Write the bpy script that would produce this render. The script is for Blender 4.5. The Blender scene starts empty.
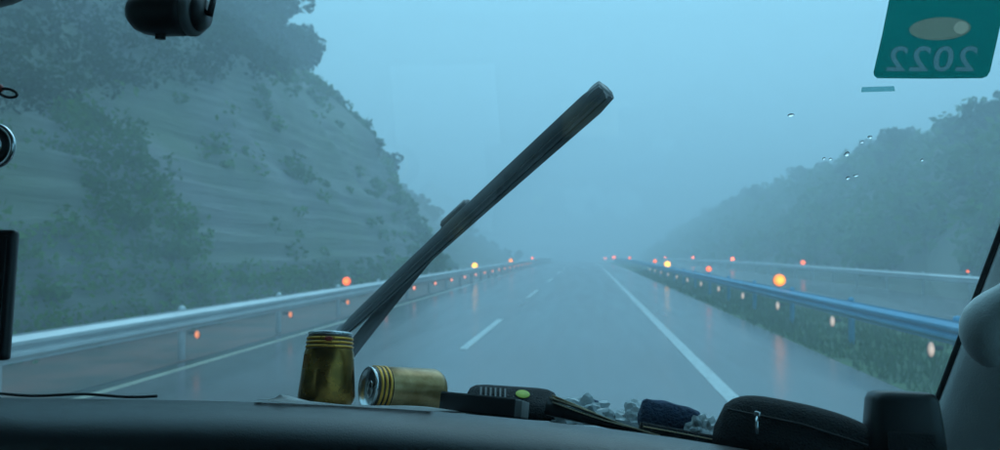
import bpy, bmesh, math, random
import numpy as np
from mathutils import Vector, Matrix, Euler

# ------------------------------------------------------------------ camera, sky, sun, exposure
S = bpy.context.scene
COL = S.collection
R = math.radians
random.seed(7)
RNG = np.random.default_rng(11)
F = 780.0                                    # focal length in photo pixels (1000 wide)
CAM = Vector((0, 0, 1.70))
cam_d = bpy.data.cameras.new('camera')
cam = bpy.data.objects.new('camera', cam_d)
COL.objects.link(cam)
cam.location = CAM
cam.rotation_euler = (R(90) + math.atan(26 / F), 0, math.atan(86 / F))
cam_d.sensor_width = 36.0
cam_d.lens = 36.0 * F / 1000.0
cam_d.clip_start = 0.02
cam_d.clip_end = 3000
S.camera = cam
cam_d.dof.use_dof = True                      # phone lens focused on the dashboard
cam_d.dof.focus_distance = 0.92
cam_d.dof.aperture_fstop = 8.8

W = bpy.data.worlds.new('World')
S.world = W
W.use_nodes = True
nt = W.node_tree
nt.nodes.clear()
sky = nt.nodes.new('ShaderNodeTexSky')
sky.sky_type = 'NISHITA'
sky.sun_disc = False
sky.sun_elevation = R(48)
sky.sun_rotation = R(10)
cloud = nt.nodes.new('ShaderNodeMix')        # an even overcast layer over the clear sky
cloud.data_type = 'RGBA'
cloud.inputs[0].default_value = 0.93
cloud.inputs[7].default_value = (2.3, 5.5, 7.15, 1)
bg = nt.nodes.new('ShaderNodeBackground')
bg.inputs['Strength'].default_value = 0.10
wo = nt.nodes.new('ShaderNodeOutputWorld')
nt.links.new(sky.outputs[0], cloud.inputs[6])
nt.links.new(cloud.outputs[2], bg.inputs['Color'])
nt.links.new(bg.outputs[0], wo.inputs['Surface'])

sun_d = bpy.data.lights.new('sun', 'SUN')
sun_d.energy = 0.5
sun_d.angle = R(50)
sun_d.color = (0.60, 0.88, 1.0)
sun = bpy.data.objects.new('sun', sun_d)
COL.objects.link(sun)
sun.rotation_euler = (R(-42), 0, R(-10))     # high, ahead of the car
sun.location = (0, 0, 60)

S.view_settings.view_transform = 'Standard'
S.view_settings.look = 'None'
S.view_settings.gamma = 1
S.view_settings.exposure = 1.14
S.view_settings.use_curve_mapping = False
S.render.engine = 'CYCLES'
S.cycles.use_denoising = True
S.cycles.max_bounces = 6
S.cycles.diffuse_bounces = 2
S.cycles.glossy_bounces = 3
S.cycles.transmission_bounces = 6
S.cycles.volume_bounces = 3
S.cycles.transparent_max_bounces = 16
S.cycles.sample_clamp_indirect = 4.0
S.cycles.caustics_reflective = False
S.cycles.caustics_refractive = False

# ------------------------------------------------------------------ helpers
CM = cam.rotation_euler.to_matrix()


def ray(px, py):
    return CM @ Vector(((px - 500) / F, (225 - py) / F, -1.0))


def at(px, py, Y):
    d = ray(px, py)
    return CAM + d * (Y / d.y)


# windscreen plane: foot at Y=1.30 z=1.40, rising back to Y=0.62 z=2.185
WB = Vector((0, 1.30, 1.40))
WU = Vector((0, -0.655, 0.756)).normalized()
WN = Vector((0, WU.z, -WU.y))                 # outward normal


def on_glass(px, py, off=0.0):
    d = ray(px, py)
    p0 = WB + WN * off
    t = (p0 - CAM).dot(WN) / d.dot(WN)
    return CAM + d * t


def tag(o, label=None, cat=None, group=None, kind=None):
    if label: o['label'] = label
    if cat: o['category'] = cat
    if group: o['group'] = group
    if kind: o['kind'] = kind
    return o


def empty(name, loc=(0, 0, 0), rot=(0, 0, 0), label=None, cat=None, group=None):
    o = bpy.data.objects.new(name, None)
    o.empty_display_size = 0.1
    COL.objects.link(o)
    o.location = loc
    o.rotation_euler = rot
    return tag(o, label, cat, group)


def link(name, me, mat=None, parent=None, loc=None, rot=None):
    o = bpy.data.objects.new(name, me)
    COL.objects.link(o)
    if mat is not None and not me.materials:
        me.materials.append(mat)
    if parent is not None: o.parent = parent
    if loc is not None: o.location = loc
    if rot is not None: o.rotation_euler = rot
    return o


def obj(name, bm, mat=None, parent=None, loc=None, rot=None, smooth=True):
    me = bpy.data.meshes.new(name)
    bmesh.ops.recalc_face_normals(bm, faces=bm.faces[:])
    bm.to_mesh(me)
    bm.free()
    if smooth:
        me.polygons.foreach_set('use_smooth', [True] * len(me.polygons))
    o = link(name, me, mat, parent, loc, rot)
    return o


def np_mesh(name, verts, faces):
    me = bpy.data.meshes.new(name)
    v = np.asarray(verts, dtype=np.float32).reshape(-1, 3)
    f = np.asarray(faces, dtype=np.int32)
    k = f.shape[1]
    me.vertices.add(len(v))
    me.vertices.foreach_set('co', v.ravel())
    me.loops.add(f.size)
    me.loops.foreach_set('vertex_index', f.ravel())
    me.polygons.add(len(f))
    me.polygons.foreach_set('loop_start', np.arange(0, f.size, k, dtype=np.int32))
    me.update(calc_edges=True)
    return me


def smooth_me(me):
    me.polygons.foreach_set('use_smooth', [True] * len(me.polygons))
    return me


def copy_tree(o, parent=None):
    c = o.copy()
    COL.objects.link(c)
    c.parent = parent
    for ch in list(o.children):
        copy_tree(ch, c)
    return c


def box(bm, c, s, rot=None, bevel=0.0, seg=2):
    m = Matrix.Translation(c)
    if rot is not None: m = m @ Euler(rot).to_matrix().to_4x4()
    r = bmesh.ops.create_cube(bm, size=1.0, matrix=m @ Matrix.Diagonal((*s, 1)))
    if bevel:
        es = list({e for v in r['verts'] for e in v.link_edges})
        bmesh.ops.bevel(bm, geom=es, offset=bevel, segments=seg, profile=0.7, affect='EDGES')
    return r['verts']


def frame_of(t):
    t = t.normalized()
    u = Vector((0, 0, 1)) if abs(t.z) < 0.9 else Vector((1, 0, 0))
    a = t.cross(u).normalized()
    return a, t.cross(a).normalized()


def tube(bm, pts, rad, n=10, closed=False):
    pts = [Vector(p) for p in pts]
    rs = rad if hasattr(rad, '__len__') else [rad] * len(pts)
    rings = []
    for i, p in enumerate(pts):
        if closed:
            t = pts[(i + 1) % len(pts)] - pts[i - 1]
        else:
            t = pts[min(i + 1, len(pts) - 1)] - pts[max(i - 1, 0)]
        a, b = frame_of(t)
        if rings:                                   # keep the frame from flipping
            pa = prev_a - t.normalized() * prev_a.dot(t.normalized())
            if pa.length > 1e-5:
                a = pa.normalized()
                b = t.normalized().cross(a)
        prev_a = a
        rings.append([bm.verts.new(p + (a * math.cos(k * 2 * math.pi / n) + b * math.sin(k * 2 * math.pi / n)) * rs[i]) for k in range(n)])
    m = len(rings)
    for i in range(m if closed else m - 1):
        A, B = rings[i], rings[(i + 1) % m]
        for k in range(n):
            bm.faces.new((A[k], A[(k + 1) % n], B[(k + 1) % n], B[k]))
    if not closed:
        bm.faces.new(rings[0][::-1])
        bm.faces.new(rings[-1])
    return rings


def lathe(bm, prof, n=32, cap0=True, cap1=True, m=Matrix()):
    rings = [[bm.verts.new(m @ Vector((r * math.cos(k * 2 * math.pi / n), r * math.sin(k * 2 * math.pi / n), z))) for k in range(n)] for r, z in prof]
    for A, B in zip(rings, rings[1:]):
        for k in range(n):
            bm.faces.new((A[k], A[(k + 1) % n], B[(k + 1) % n], B[k]))
    if cap0: bm.faces.new(rings[0][::-1])
    if cap1: bm.faces.new(rings[-1])


def loft(bm, sections, closed=True, caps=True):
    rings = [[bm.verts.new(p) for p in s] for s in sections]
    n = len(rings[0])
    for A, B in zip(rings, rings[1:]):
        for k in range(n if closed else n - 1):
            bm.faces.new((A[k], A[(k + 1) % n], B[(k + 1) % n], B[k]))
    if caps and closed:
        bm.faces.new(rings[0][::-1])
        bm.faces.new(rings[-1])


# ------------------------------------------------------------------ materials
MATS = {}


def mat(name, col, rough=0.6, metal=0.0, var=0.0, vscale=20.0, bump=0.0, bscale=60.0, spec=0.5, col2=None, coat=0.0, stretch=None, sheen=0.0):
    m = bpy.data.materials.new(name)
    m.use_nodes = True
    N = m.node_tree.nodes
    L = m.node_tree.links
    b = N['Principled BSDF']
    b.inputs['Roughness'].default_value = rough
    b.inputs['Metallic'].default_value = metal
    b.inputs['Specular IOR Level'].default_value = spec
    b.inputs['Coat Weight'].default_value = coat
    tc = N.new('ShaderNodeTexCoord')
    mp = N.new('ShaderNodeMapping')
    L.new(tc.outputs['Object'], mp.inputs[0])
    if stretch: mp.inputs['Scale'].default_value = stretch
    c2 = col2 if col2 else tuple(max(0, c * (1 - var)) for c in col)
    if var or col2:
        n = N.new('ShaderNodeTexNoise')
        n.inputs['Scale'].default_value = vscale
        n.inputs['Detail'].default_value = 6
        n.inputs['Roughness'].default_value = 0.6
        L.new(mp.outputs[0], n.inputs['Vector'])
        rp = N.new('ShaderNodeValToRGB')
        rp.color_ramp.elements[0].position = 0.35
        rp.color_ramp.elements[1].position = 0.65
        rp.color_ramp.elements[0].color = (*c2, 1)
        rp.color_ramp.elements[1].color = (*col, 1)
        L.new(n.outputs['Fac'], rp.inputs[0])
        L.new(rp.outputs[0], b.inputs['Base Color'])
        mr = N.new('ShaderNodeMapRange')
        mr.inputs[3].default_value = max(0.03, rough - 0.08)
        mr.inputs[4].default_value = min(1, rough + 0.08)
        L.new(n.outputs['Fac'], mr.inputs[0])
        L.new(mr.outputs[0], b.inputs['Roughness'])
    else:
        b.inputs['Base Color'].default_value = (*col, 1)
    if bump:
        n2 = N.new('ShaderNodeTexNoise')
        n2.inputs['Scale'].default_value = bscale
        n2.inputs['Detail'].default_value = 4
        L.new(mp.outputs[0], n2.inputs['Vector'])
        bp = N.new('ShaderNodeBump')
        bp.inputs['Strength'].default_value = bump
        bp.inputs['Distance'].default_value = 0.02
        L.new(n2.outputs['Fac'], bp.inputs['Height'])
        L.new(bp.outputs[0], b.inputs['Normal'])
    MATS[name] = m
    return m


def glow(name, col, strength, hot=None):
    """lit lamp and glowing reflector: brightest at the middle of the lens (local x, z about the lens centre), deeper colour at the rim"""
    m = mat(name, tuple(min(0.8, c) for c in col), 0.3)
    N = m.node_tree.nodes
    L = m.node_tree.links
    b = N['Principled BSDF']
    tc = N.new('ShaderNodeTexCoord')
    mp = N.new('ShaderNodeMapping')
    mp.inputs['Location'].default_value = (-1, -1, -1)
    mp.inputs['Scale'].default_value = (2, 2, 2)
    L.new(tc.outputs['Generated'], mp.inputs[0])
    sx = N.new('ShaderNodeSeparateXYZ')
    L.new(mp.outputs[0], sx.inputs[0])
    cb = N.new('ShaderNodeCombineXYZ')
    L.new(sx.outputs[0], cb.inputs[0]); L.new(sx.outputs[2], cb.inputs[2])
    ln = N.new('ShaderNodeVectorMath'); ln.operation = 'LENGTH'
    L.new(cb.outputs[0], ln.inputs[0])
    rp = N.new('ShaderNodeValToRGB')
    h_ = hot if hot else tuple(min(1, c * 1.25) for c in col)
    e = rp.color_ramp.elements
    e[0].position = 0.25; e[0].color = (*h_, 1)
    e[1].position = 1.0; e[1].color = (*(c * 0.30 for c in col), 1)
    L.new(ln.outputs['Value'], rp.inputs[0])
    L.new(rp.outputs[0], b.inputs['Emission Color'])
    b.inputs['Emission Strength'].default_value = strength
    m.cycles.emission_sampling = 'NONE'
    return m


def foliage(name, a, b_, sc=0.35):
    m = bpy.data.materials.new(name)
    m.use_nodes = True
    N = m.node_tree.nodes
    L = m.node_tree.links
    N.remove(N['Principled BSDF'])
    g = N.new('ShaderNodeNewGeometry')
    n = N.new('ShaderNodeTexNoise')
    n.inputs['Scale'].default_value = sc
    n.inputs['Detail'].default_value = 5
    L.new(g.outputs['Position'], n.inputs['Vector'])
    rp = N.new('ShaderNodeValToRGB')
    rp.color_ramp.elements[0].position = 0.3
    rp.color_ramp.elements[1].position = 0.7
    rp.color_ramp.elements[0].color = (*a, 1)
    rp.color_ramp.elements[1].color = (*b_, 1)
    L.new(n.outputs['Fac'], rp.inputs[0])
    d = N.new('ShaderNodeBsdfDiffuse')
    t = N.new('ShaderNodeBsdfTranslucent')
    L.new(rp.outputs[0], d.inputs[0])
    L.new(rp.outputs[0], t.inputs[0])
    mx = N.new('ShaderNodeMixShader')
    mx.inputs[0].default_value = 0.3
    L.new(d.outputs[0], mx.inputs[1])
    L.new(t.outputs[0], mx.inputs[2])
    L.new(mx.outputs[0], N['Material Output'].inputs[0])
    MATS[name] = m
    return m


def pane(name, tint, film=0.0, filmcol=(0.6, 0.7, 0.75)):
    """thin window glass: clear, with Schlick reflection and a faint misty film added to lift dark tones like veiling glare"""
    m = bpy.data.materials.new(name)
    m.use_nodes = True
    N = m.node_tree.nodes
    L = m.node_tree.links
    N.remove(N['Principled BSDF'])
    tr = N.new('ShaderNodeBsdfTransparent')
    tr.inputs[0].default_value = (*tint, 1)
    gl = N.new('ShaderNodeBsdfGlossy')
    gl.inputs['Roughness'].default_value = 0.03
    lw = N.new('ShaderNodeLayerWeight')
    pw = N.new('ShaderNodeMath'); pw.operation = 'POWER'; pw.inputs[1].default_value = 5
    ma = N.new('ShaderNodeMath'); ma.operation = 'MULTIPLY_ADD'
    ma.inputs[1].default_value = 0.96; ma.inputs[2].default_value = 0.04
    L.new(lw.outputs['Facing'], pw.inputs[0])
    L.new(pw.outputs[0], ma.inputs[0])
    mx = N.new('ShaderNodeMixShader')
    L.new(ma.outputs[0], mx.inputs[0])
    L.new(tr.outputs[0], mx.inputs[1])
    L.new(gl.outputs[0], mx.inputs[2])
    last = mx
    if film:
        tl = N.new('ShaderNodeBsdfTranslucent')
        tl.inputs[0].default_value = (*filmcol, 1)
        n = N.new('ShaderNodeTexNoise')
        n.inputs['Scale'].default_value = 4.0
        n.inputs['Detail'].default_value = 6
        tc = N.new('ShaderNodeTexCoord')
        mpf = N.new('ShaderNodeMapping')               # smears wiped across the glass
        mpf.inputs['Rotation'].default_value = (0, 0, 0.5)
        mpf.inputs['Scale'].default_value = (0.5, 3.0, 1.6)
        L.new(tc.outputs['Object'], mpf.inputs[0])
        L.new(mpf.outputs[0], n.inputs['Vector'])
        mr = N.new('ShaderNodeMapRange')
        mr.inputs[1].default_value = 0.3
        mr.inputs[2].default_value = 0.7
        mr.inputs[3].default_value = film * 0.6
        mr.inputs[4].default_value = film * 1.4
        L.new(n.outputs['Fac'], mr.inputs[0])
        m2 = N.new('ShaderNodeMixShader')
        L.new(mr.outputs[0], m2.inputs[0])
        L.new(mx.outputs[0], m2.inputs[1])
        L.new(tl.outputs[0], m2.inputs[2])
        last = m2
    L.new(last.outputs[0], N['Material Output'].inputs[0])
    MATS[name] = m
    return m


def road_mat(name, base=0.10):
    m = bpy.data.materials.new(name)
    m.use_nodes = True
    N = m.node_tree.nodes
    L = m.node_tree.links
    b = N['Principled BSDF']
    tc = N.new('ShaderNodeTexCoord')
    mp = N.new('ShaderNodeMapping')
    mp.inputs['Scale'].default_value = (1.0, 0.06, 1)
    L.new(tc.outputs['Object'], mp.inputs[0])
    n = N.new('ShaderNodeTexNoise')                 # wheel tracks and run-off, drawn out along the road
    n.inputs['Scale'].default_value = 1.1
    n.inputs['Detail'].default_value = 4
    L.new(mp.outputs[0], n.inputs['Vector'])
    rp = N.new('ShaderNodeValToRGB')
    rp.color_ramp.elements[0].position = 0.3
    rp.color_ramp.elements[1].position = 0.72
    rp.color_ramp.elements[0].color = (base * 0.75, base * 0.72, base * 0.74, 1)
    rp.color_ramp.elements[1].color = (base * 1.5, base * 1.3, base * 1.34, 1)
    L.new(n.outputs['Fac'], rp.inputs[0])
    L.new(rp.outputs[0], b.inputs['Base Color'])
    mr = N.new('ShaderNodeMapRange')
    mr.inputs[1].default_value = 0.3
    mr.inputs[2].default_value = 0.7
    mr.inputs[3].default_value = 0.12
    mr.inputs[4].default_value = 0.28
    L.new(n.outputs['Fac'], mr.inputs[0])
    L.new(mr.outputs[0], b.inputs['Roughness'])
    n2 = N.new('ShaderNodeTexNoise')
    n2.inputs['Scale'].default_value = 55
    n2.inputs['Detail'].default_value = 3
    L.new(tc.outputs['Object'], n2.inputs['Vector'])
    bp = N.new('ShaderNodeBump')
    bp.inputs['Strength'].default_value = 0.15
    bp.inputs['Distance'].default_value = 0.006
    L.new(n2.outputs['Fac'], bp.inputs['Height'])
    L.new(bp.outputs[0], b.inputs['Normal'])
    MATS[name] = m
    return m


def hill_mat(name):
    """weathered layered rock with soil and moss"""
    m = bpy.data.materials.new(name)
    m.use_nodes = True
    N = m.node_tree.nodes
    L = m.node_tree.links
    b = N['Principled BSDF']
    b.inputs['Roughness'].default_value = 0.7
    g = N.new('ShaderNodeNewGeometry')
    mp = N.new('ShaderNodeMapping')
    mp.inputs['Scale'].default_value = (0.30, 0.10, 2.6)
    mp.inputs['Rotation'].default_value = (R(4), 0, 0)
    L.new(g.outputs['Position'], mp.inputs[0])
    n = N.new('ShaderNodeTexNoise')
    n.inputs['Scale'].default_value = 1.4
    n.inputs['Detail'].default_value = 8
    n.inputs['Roughness'].default_value = 0.65
    L.new(mp.outputs[0], n.inputs['Vector'])
    rp = N.new('ShaderNodeValToRGB')
    e = rp.color_ramp.elements
    e[0].position = 0.32; e[0].color = (0.06, 0.065, 0.06, 1)
    e[1].position = 0.68; e[1].color = (0.19, 0.20, 0.185, 1)
    L.new(n.outputs['Fac'], rp.inputs[0])
    n2 = N.new('ShaderNodeTexNoise')
    n2.inputs['Scale'].default_value = 0.22
    n2.inputs['Detail'].default_value = 7
    L.new(g.outputs['Position'], n2.inputs['Vector'])
    r2 = N.new('ShaderNodeValToRGB')
    r2.color_ramp.elements[0].position = 0.38
    r2.color_ramp.elements[1].position = 0.62
    L.new(n2.outputs['Fac'], r2.inputs[0])
    mx = N.new('ShaderNodeMix')
    mx.data_type = 'RGBA'
    L.new(r2.outputs[0], mx.inputs[0])
    L.new(rp.outputs[0], mx.inputs[6])
    mx.inputs[7].default_value = (0.075, 0.115, 0.055, 1)
    L.new(mx.outputs[2], b.inputs['Base Color'])
    bp = N.new('ShaderNodeBump')
    bp.inputs['Strength'].default_value = 0.9
    bp.inputs['Distance'].default_value = 0.25
    L.new(n.outputs['Fac'], bp.inputs['Height'])
    L.new(bp.outputs[0], b.inputs['Normal'])
    MATS[name] = m
    return m


M_ROAD = road_mat('wet_asphalt')
M_PAINT = mat('road_paint', (0.62, 0.63, 0.62), 0.3, var=0.35, vscale=9)
M_YELLOW = mat('yellow_road_paint', (0.62, 0.58, 0.46), 0.3, var=0.4, vscale=7)
M_MUD_REFLECT = mat('mud_and_red_reflection', (0.22, 0.085, 0.06), 0.5, col2=(0.06, 0.05, 0.035), vscale=0.9, bump=0.4, bscale=12)  # muddy ground; its red also paints in reflections on the wet shoulder
M_HILL = hill_mat('cut_rock')
M_SOIL = mat('wet_soil', (0.09, 0.09, 0.06), 0.8, col2=(0.05, 0.07, 0.035), vscale=0.6, bump=0.5, bscale=6)
M_TURF = mat('turf', (0.075, 0.14, 0.035), 0.9, col2=(0.04, 0.085, 0.02), vscale=1.5, bump=0.5, bscale=15)
M_GALV = mat('galvanised_steel', (0.68, 0.69, 0.70), 0.4, metal=0.35, var=0.2, vscale=6, stretch=(1, 0.2, 1))
M_BLUE = mat('blue_painted_steel', (0.025, 0.32, 0.56), 0.42, var=0.2, vscale=5, stretch=(1, 0.2, 1))
M_DARKMETAL = mat('dark_metal', (0.05, 0.05, 0.055), 0.45, var=0.3, vscale=30)
M_LEAF = foliage('scrub_leaf', (0.03, 0.085, 0.012), (0.13, 0.26, 0.035))
M_LEAF2 = foliage('tree_leaf', (0.03, 0.06, 0.025), (0.08, 0.125, 0.045), 0.5)
M_GRASS = foliage('grass_blade', (0.045, 0.11, 0.025), (0.09, 0.17, 0.045), 0.8)
M_BARK = mat('bark', (0.09, 0.07, 0.055), 0.9, var=0.4, vscale=8, bump=0.6, bscale=20)


# ------------------------------------------------------------------ the road
def zd(y):
    """the road falls away gently beyond 60 m"""
    if y < 60: return 0.0
    if y < 160: return -6e-5 * (y - 60) ** 2
    return -0.6 - 0.012 * (y - 160)


YS = [-60, -30, -10, 0, 10, 20, 30, 40, 50, 60] + list(range(70, 381, 10))


def strip(name, x0, x1, z, m, kind='structure', y0=-60, y1=380, dx=None):
    ys = [y0] + [y for y in YS if y0 < y < y1] + [y1]
    xs = [x0, x1] if not dx else list(np.linspace(x0, x1, dx))
    v = [(x, y, zd(y) + z) for y in ys for x in xs]
    n = len(xs)
    f = [(j * n + i, j * n + i + 1, (j + 1) * n + i + 1, (j + 1) * n + i) for j in range(len(ys) - 1) for i in range(n - 1)]
    o = link(name, np_mesh(name, v, f), m)
    if kind: o['kind'] = kind
    return o


strip('ground', -120, 130, -0.10, M_SOIL, dx=6)
road = strip('road', -6.75, 3.85, 0.0, M_ROAD)
strip('road', 6.6, 13.2, 0.0, M_ROAD)
strip('verge', 3.85, 6.6, -0.02, M_TURF)


strip('drain_strip', -9.2, -6.13, 0.008, M_MUD_REFLECT)


def paint(name, x, w, spans, m=None):
    for (a, b) in spans:
        o = strip(name, x - w / 2, x + w / 2, 0.004, m or M_PAINT, kind=None, y0=a, y1=b)
        o.parent = road


paint('edge_line', 1.67, 0.19, [(-40, 300)])
paint('edge_line', -5.80, 0.15, [(-40, 300)], M_YELLOW)
paint('lane_dash', -2.12, 0.15, [(y, y + 6) for y in np.arange(13.4 - 30, 160, 15)])


# ------------------------------------------------------------------ hillsides
def vnoise(x, y, s, seed=0):
    """cheap smooth value noise"""
    r = np.random.default_rng(seed)
    tab = r.random((64, 64))
    fx, fy = np.asarray(x) / s, np.asarray(y) / s
    ix, iy = np.floor(fx).astype(int), np.floor(fy).astype(int)
    tx, ty = fx - ix, fy - iy
    tx, ty = tx * tx * (3 - 2 * tx), ty * ty * (3 - 2 * ty)
    g = lambda a, b: tab[a % 64, b % 64]
    return (g(ix, iy) * (1 - tx) + g(ix + 1, iy) * tx) * (1 - ty) + (g(ix, iy + 1) * (1 - tx) + g(ix + 1, iy + 1) * tx) * ty


def left_h(x, y):
    x, y = np.asarray(x, float), np.asarray(y, float)
    wob = (vnoise(x, y, 7, 1) - 0.5) * 2.2 + (vnoise(x, y, 2.3, 2) - 0.5) * 0.9 + (vnoise(x, y, 0.9, 3) - 0.5) * 0.35
    out = np.full(np.broadcast(x, y).shape, -0.12)
    for foot, y0, run, sl, kn, cap in ((-8.6, 49, 0.75, 1.95, 4.9, 27), (-14.0, 92, 1.1, 1.3, 5.0, 13), (-12.0, 150, 1.3, 0.6, 9, 8)):
        s = (foot - x) - np.maximum(0, y - y0) * run + wob * np.clip((foot - x) / 6, 0, 1)
        h = np.where(s < kn, sl * s, sl * kn + 0.88 * (s - kn))     # steep cut below, gentler slope above
        # a narrow bench cut half-way up the face
        h = np.where(h > 4.6, np.maximum(4.6 + 0.25 * (h - 4.6), h - 0.6), h)
        h = h + 0.16 * np.sin(h * 9.0 + 3.0 * vnoise(x, y, 5, 6)) * np.clip(h, 0, 1) * (h < 9)      # strata ledges
        h = np.minimum(h, cap + 0.15 * (h - cap))
        out = np.maximum(out, np.where(s > 0, h, -0.12))
    return out


def right_h(x, y):
    x, y = np.asarray(x, float), np.asarray(y, float)
    wob = (vnoise(x, y, 11, 4) - 0.5) * 3.0 + (vnoise(x, y, 4, 5) - 0.5) * 1.2
    s = x - 16.5 + wob * np.clip((x - 16.5) / 6, 0, 1)
    h = 0.80 * s
    cap = 10.5 - np.clip((y - 150) / 25, 0, 7)
    h = np.minimum(h, cap + 0.10 * (h - cap))
    return np.where(s > 0, h, -0.12)


def height_mesh(name, fn, xs, ys, m):
    X, Y = np.meshgrid(xs, ys)
    Z = fn(X, Y)
    Z = Z + np.array([zd(v) for v in ys])[:, None]
    v = np.stack([X, Y, Z], -1).reshape(-1, 3)
    nx = len(xs)
    j, i = np.meshgrid(np.arange(len(ys) - 1), np.arange(nx - 1), indexing='ij')
    a = (j * nx + i).ravel()
    f = np.stack([a, a + 1, a + nx + 1, a + nx], -1)
    o = link(name, smooth_me(np_mesh(name, v, f)), m)
    o['kind'] = 'structure'
    return o


xl = -7.4 - np.concatenate([np.arange(0, 8, 0.09), np.arange(8, 20, 0.3), np.arange(20, 60, 1.2)])
yl = np.concatenate([np.arange(-12, 62, 0.45), np.arange(62, 230, 2.0)])
height_mesh('hillside', left_h, xl[::-1], yl, M_HILL)
xr = 15.5 + np.concatenate([np.arange(0, 25, 0.8), np.arange(25, 70, 3)])
height_mesh('hill', right_h, xr, np.arange(0, 300, 1.6), M_SOIL)


def leaf_quads(cen, size, flat=0.0, seed=0):
    """one small bent leaf spray (a quad) at every centre, turned at random"""
    r = np.random.default_rng(seed)
    n = len(cen)
    a = r.normal(size=(n, 3)); a /= np.linalg.norm(a, axis=1)[:, None]
    b = r.normal(size=(n, 3)); b[:, 2] *= (1 - flat)
    b -= a * (a * b).sum(1)[:, None]
    b /= np.linalg.norm(b, axis=1)[:, None]
    sz = (size * (0.6 + 0.8 * r.random(n)))[:, None]
    a = a * sz; b = b * sz * 0.6
    v = np.stack([cen - a, cen + b * 0.9, cen + a, cen - b], 1).reshape(-1, 3)
    f = np.arange(4 * n).reshape(n, 4)
    return v, f


def clumps(px, py, pz, rad, per, seed):
    """leaf positions on lumpy shells round clump centres"""
    r = np.random.default_rng(seed)
    n = len(px)
    d = r.normal(size=(n, per, 3)); d /= np.linalg.norm(d, axis=2)[:, :, None]
    rr = (0.55 + 0.45 * r.random((n, per, 1)) ** 0.6)
    c = np.stack([px, py, pz], -1)[:, None, :] + d * rr * rad[:, None, None] * np.array([1, 1, 0.8])
    return c.reshape(-1, 3)


# scrub that covers bands of the left cut face
r = np.random.default_rng(21)
N0 = 60000
gx = -8 - 24 * r.random(N0) ** 1.2
gy = -4 + 76 * r.random(N0)
gz = left_h(gx, gy)
nz = vnoise(gx, gy, 3.0, 9) * 0.6 + vnoise(gx, gy, 1.1, 10) * 0.4
line = 4.6 + np.clip(gy - 15, -4, 60) * 0.27                 # lower edge of the wood above the rock face
dens = np.where(nz > 0.62, 0.10, 0.006)
dens = np.where((gz > line) & (nz > 0.22), 0.50, dens)
dens = np.where((gz > 4.4) & (gz < 5.4) & (nz > 0.5), 0.30, dens)
dens = np.where((gy < 18.5) & (gy > 14.6) & (gz < 6) & (nz > 0.2), 0.85, dens)
dens = np.where((gy < 18.5) & (gz < 2.0), 0.95, dens)
dens = np.where((gz < 0.9) & (gy >= 18), 0.35 * (nz > 0.4), dens)
dens = np.where((gy > 45) & (gz > 0.2), np.maximum(dens, 0.35 * (nz > 0.45)), dens)
keep = (gz > 0.02) & (r.random(N0) < dens * 0.55)
gx, gy, gz = gx[keep], gy[keep], gz[keep]
rad = 0.20 + 0.42 * r.random(len(gx)) ** 2 + 0.35 * (gz > 4.6 + np.clip(gy - 15, -4, 60) * 0.27) * r.random(len(gx))
M_LEAF3 = foliage('wood_leaf', (0.012, 0.03, 0.012), (0.045, 0.08, 0.022), 0.45)
up = gz > 4.6 + np.clip(gy - 15, -4, 60) * 0.27
for nm, sel, m_, lb, cat_ in (('hillside_scrub', ~up, M_LEAF, 'green scrub growing in patches over the steep rock cutting', 'scrub'),
                              ('hillside_wood', up, M_LEAF3, 'dark wood covering the slope above the rock cutting', 'woodland')):
    c = clumps(gx[sel], gy[sel], gz[sel] + rad[sel] * 0.5, rad[sel], 26, 22)
    v, f = leaf_quads(c, 0.028 + np.clip(c[:, 1], 6, 50) * 0.0032, seed=23)
    tag(link(nm, np_mesh(nm, v, f), m_), lb, cat_, kind='stuff')

# wooded cover of the right-hand hill, read as one mass
N1 = 2600
gx = 16.8 + 32 * r.random(N1)
gy = 15 + 210 * r.random(N1) ** 1.15
gz = right_h(gx, gy)
k = gz > 0.0
gx, gy, gz = gx[k], gy[k], gz[k]
rad = 0.6 + 1.7 * r.random(len(gx)) ** 1.6
c = clumps(gx, gy, gz + rad * 0.6 + np.array([zd(q) for q in gy]), rad, 46, 24)
v, f = leaf_quads(c, np.full(len(c), 0.34), seed=25)
o = link('hillside_wood', np_mesh('hillside_wood', v, f), M_LEAF)
tag(o, 'dim wooded mass covering the foggy hill beyond the far guardrail', 'woodland', kind='stuff')


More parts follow.
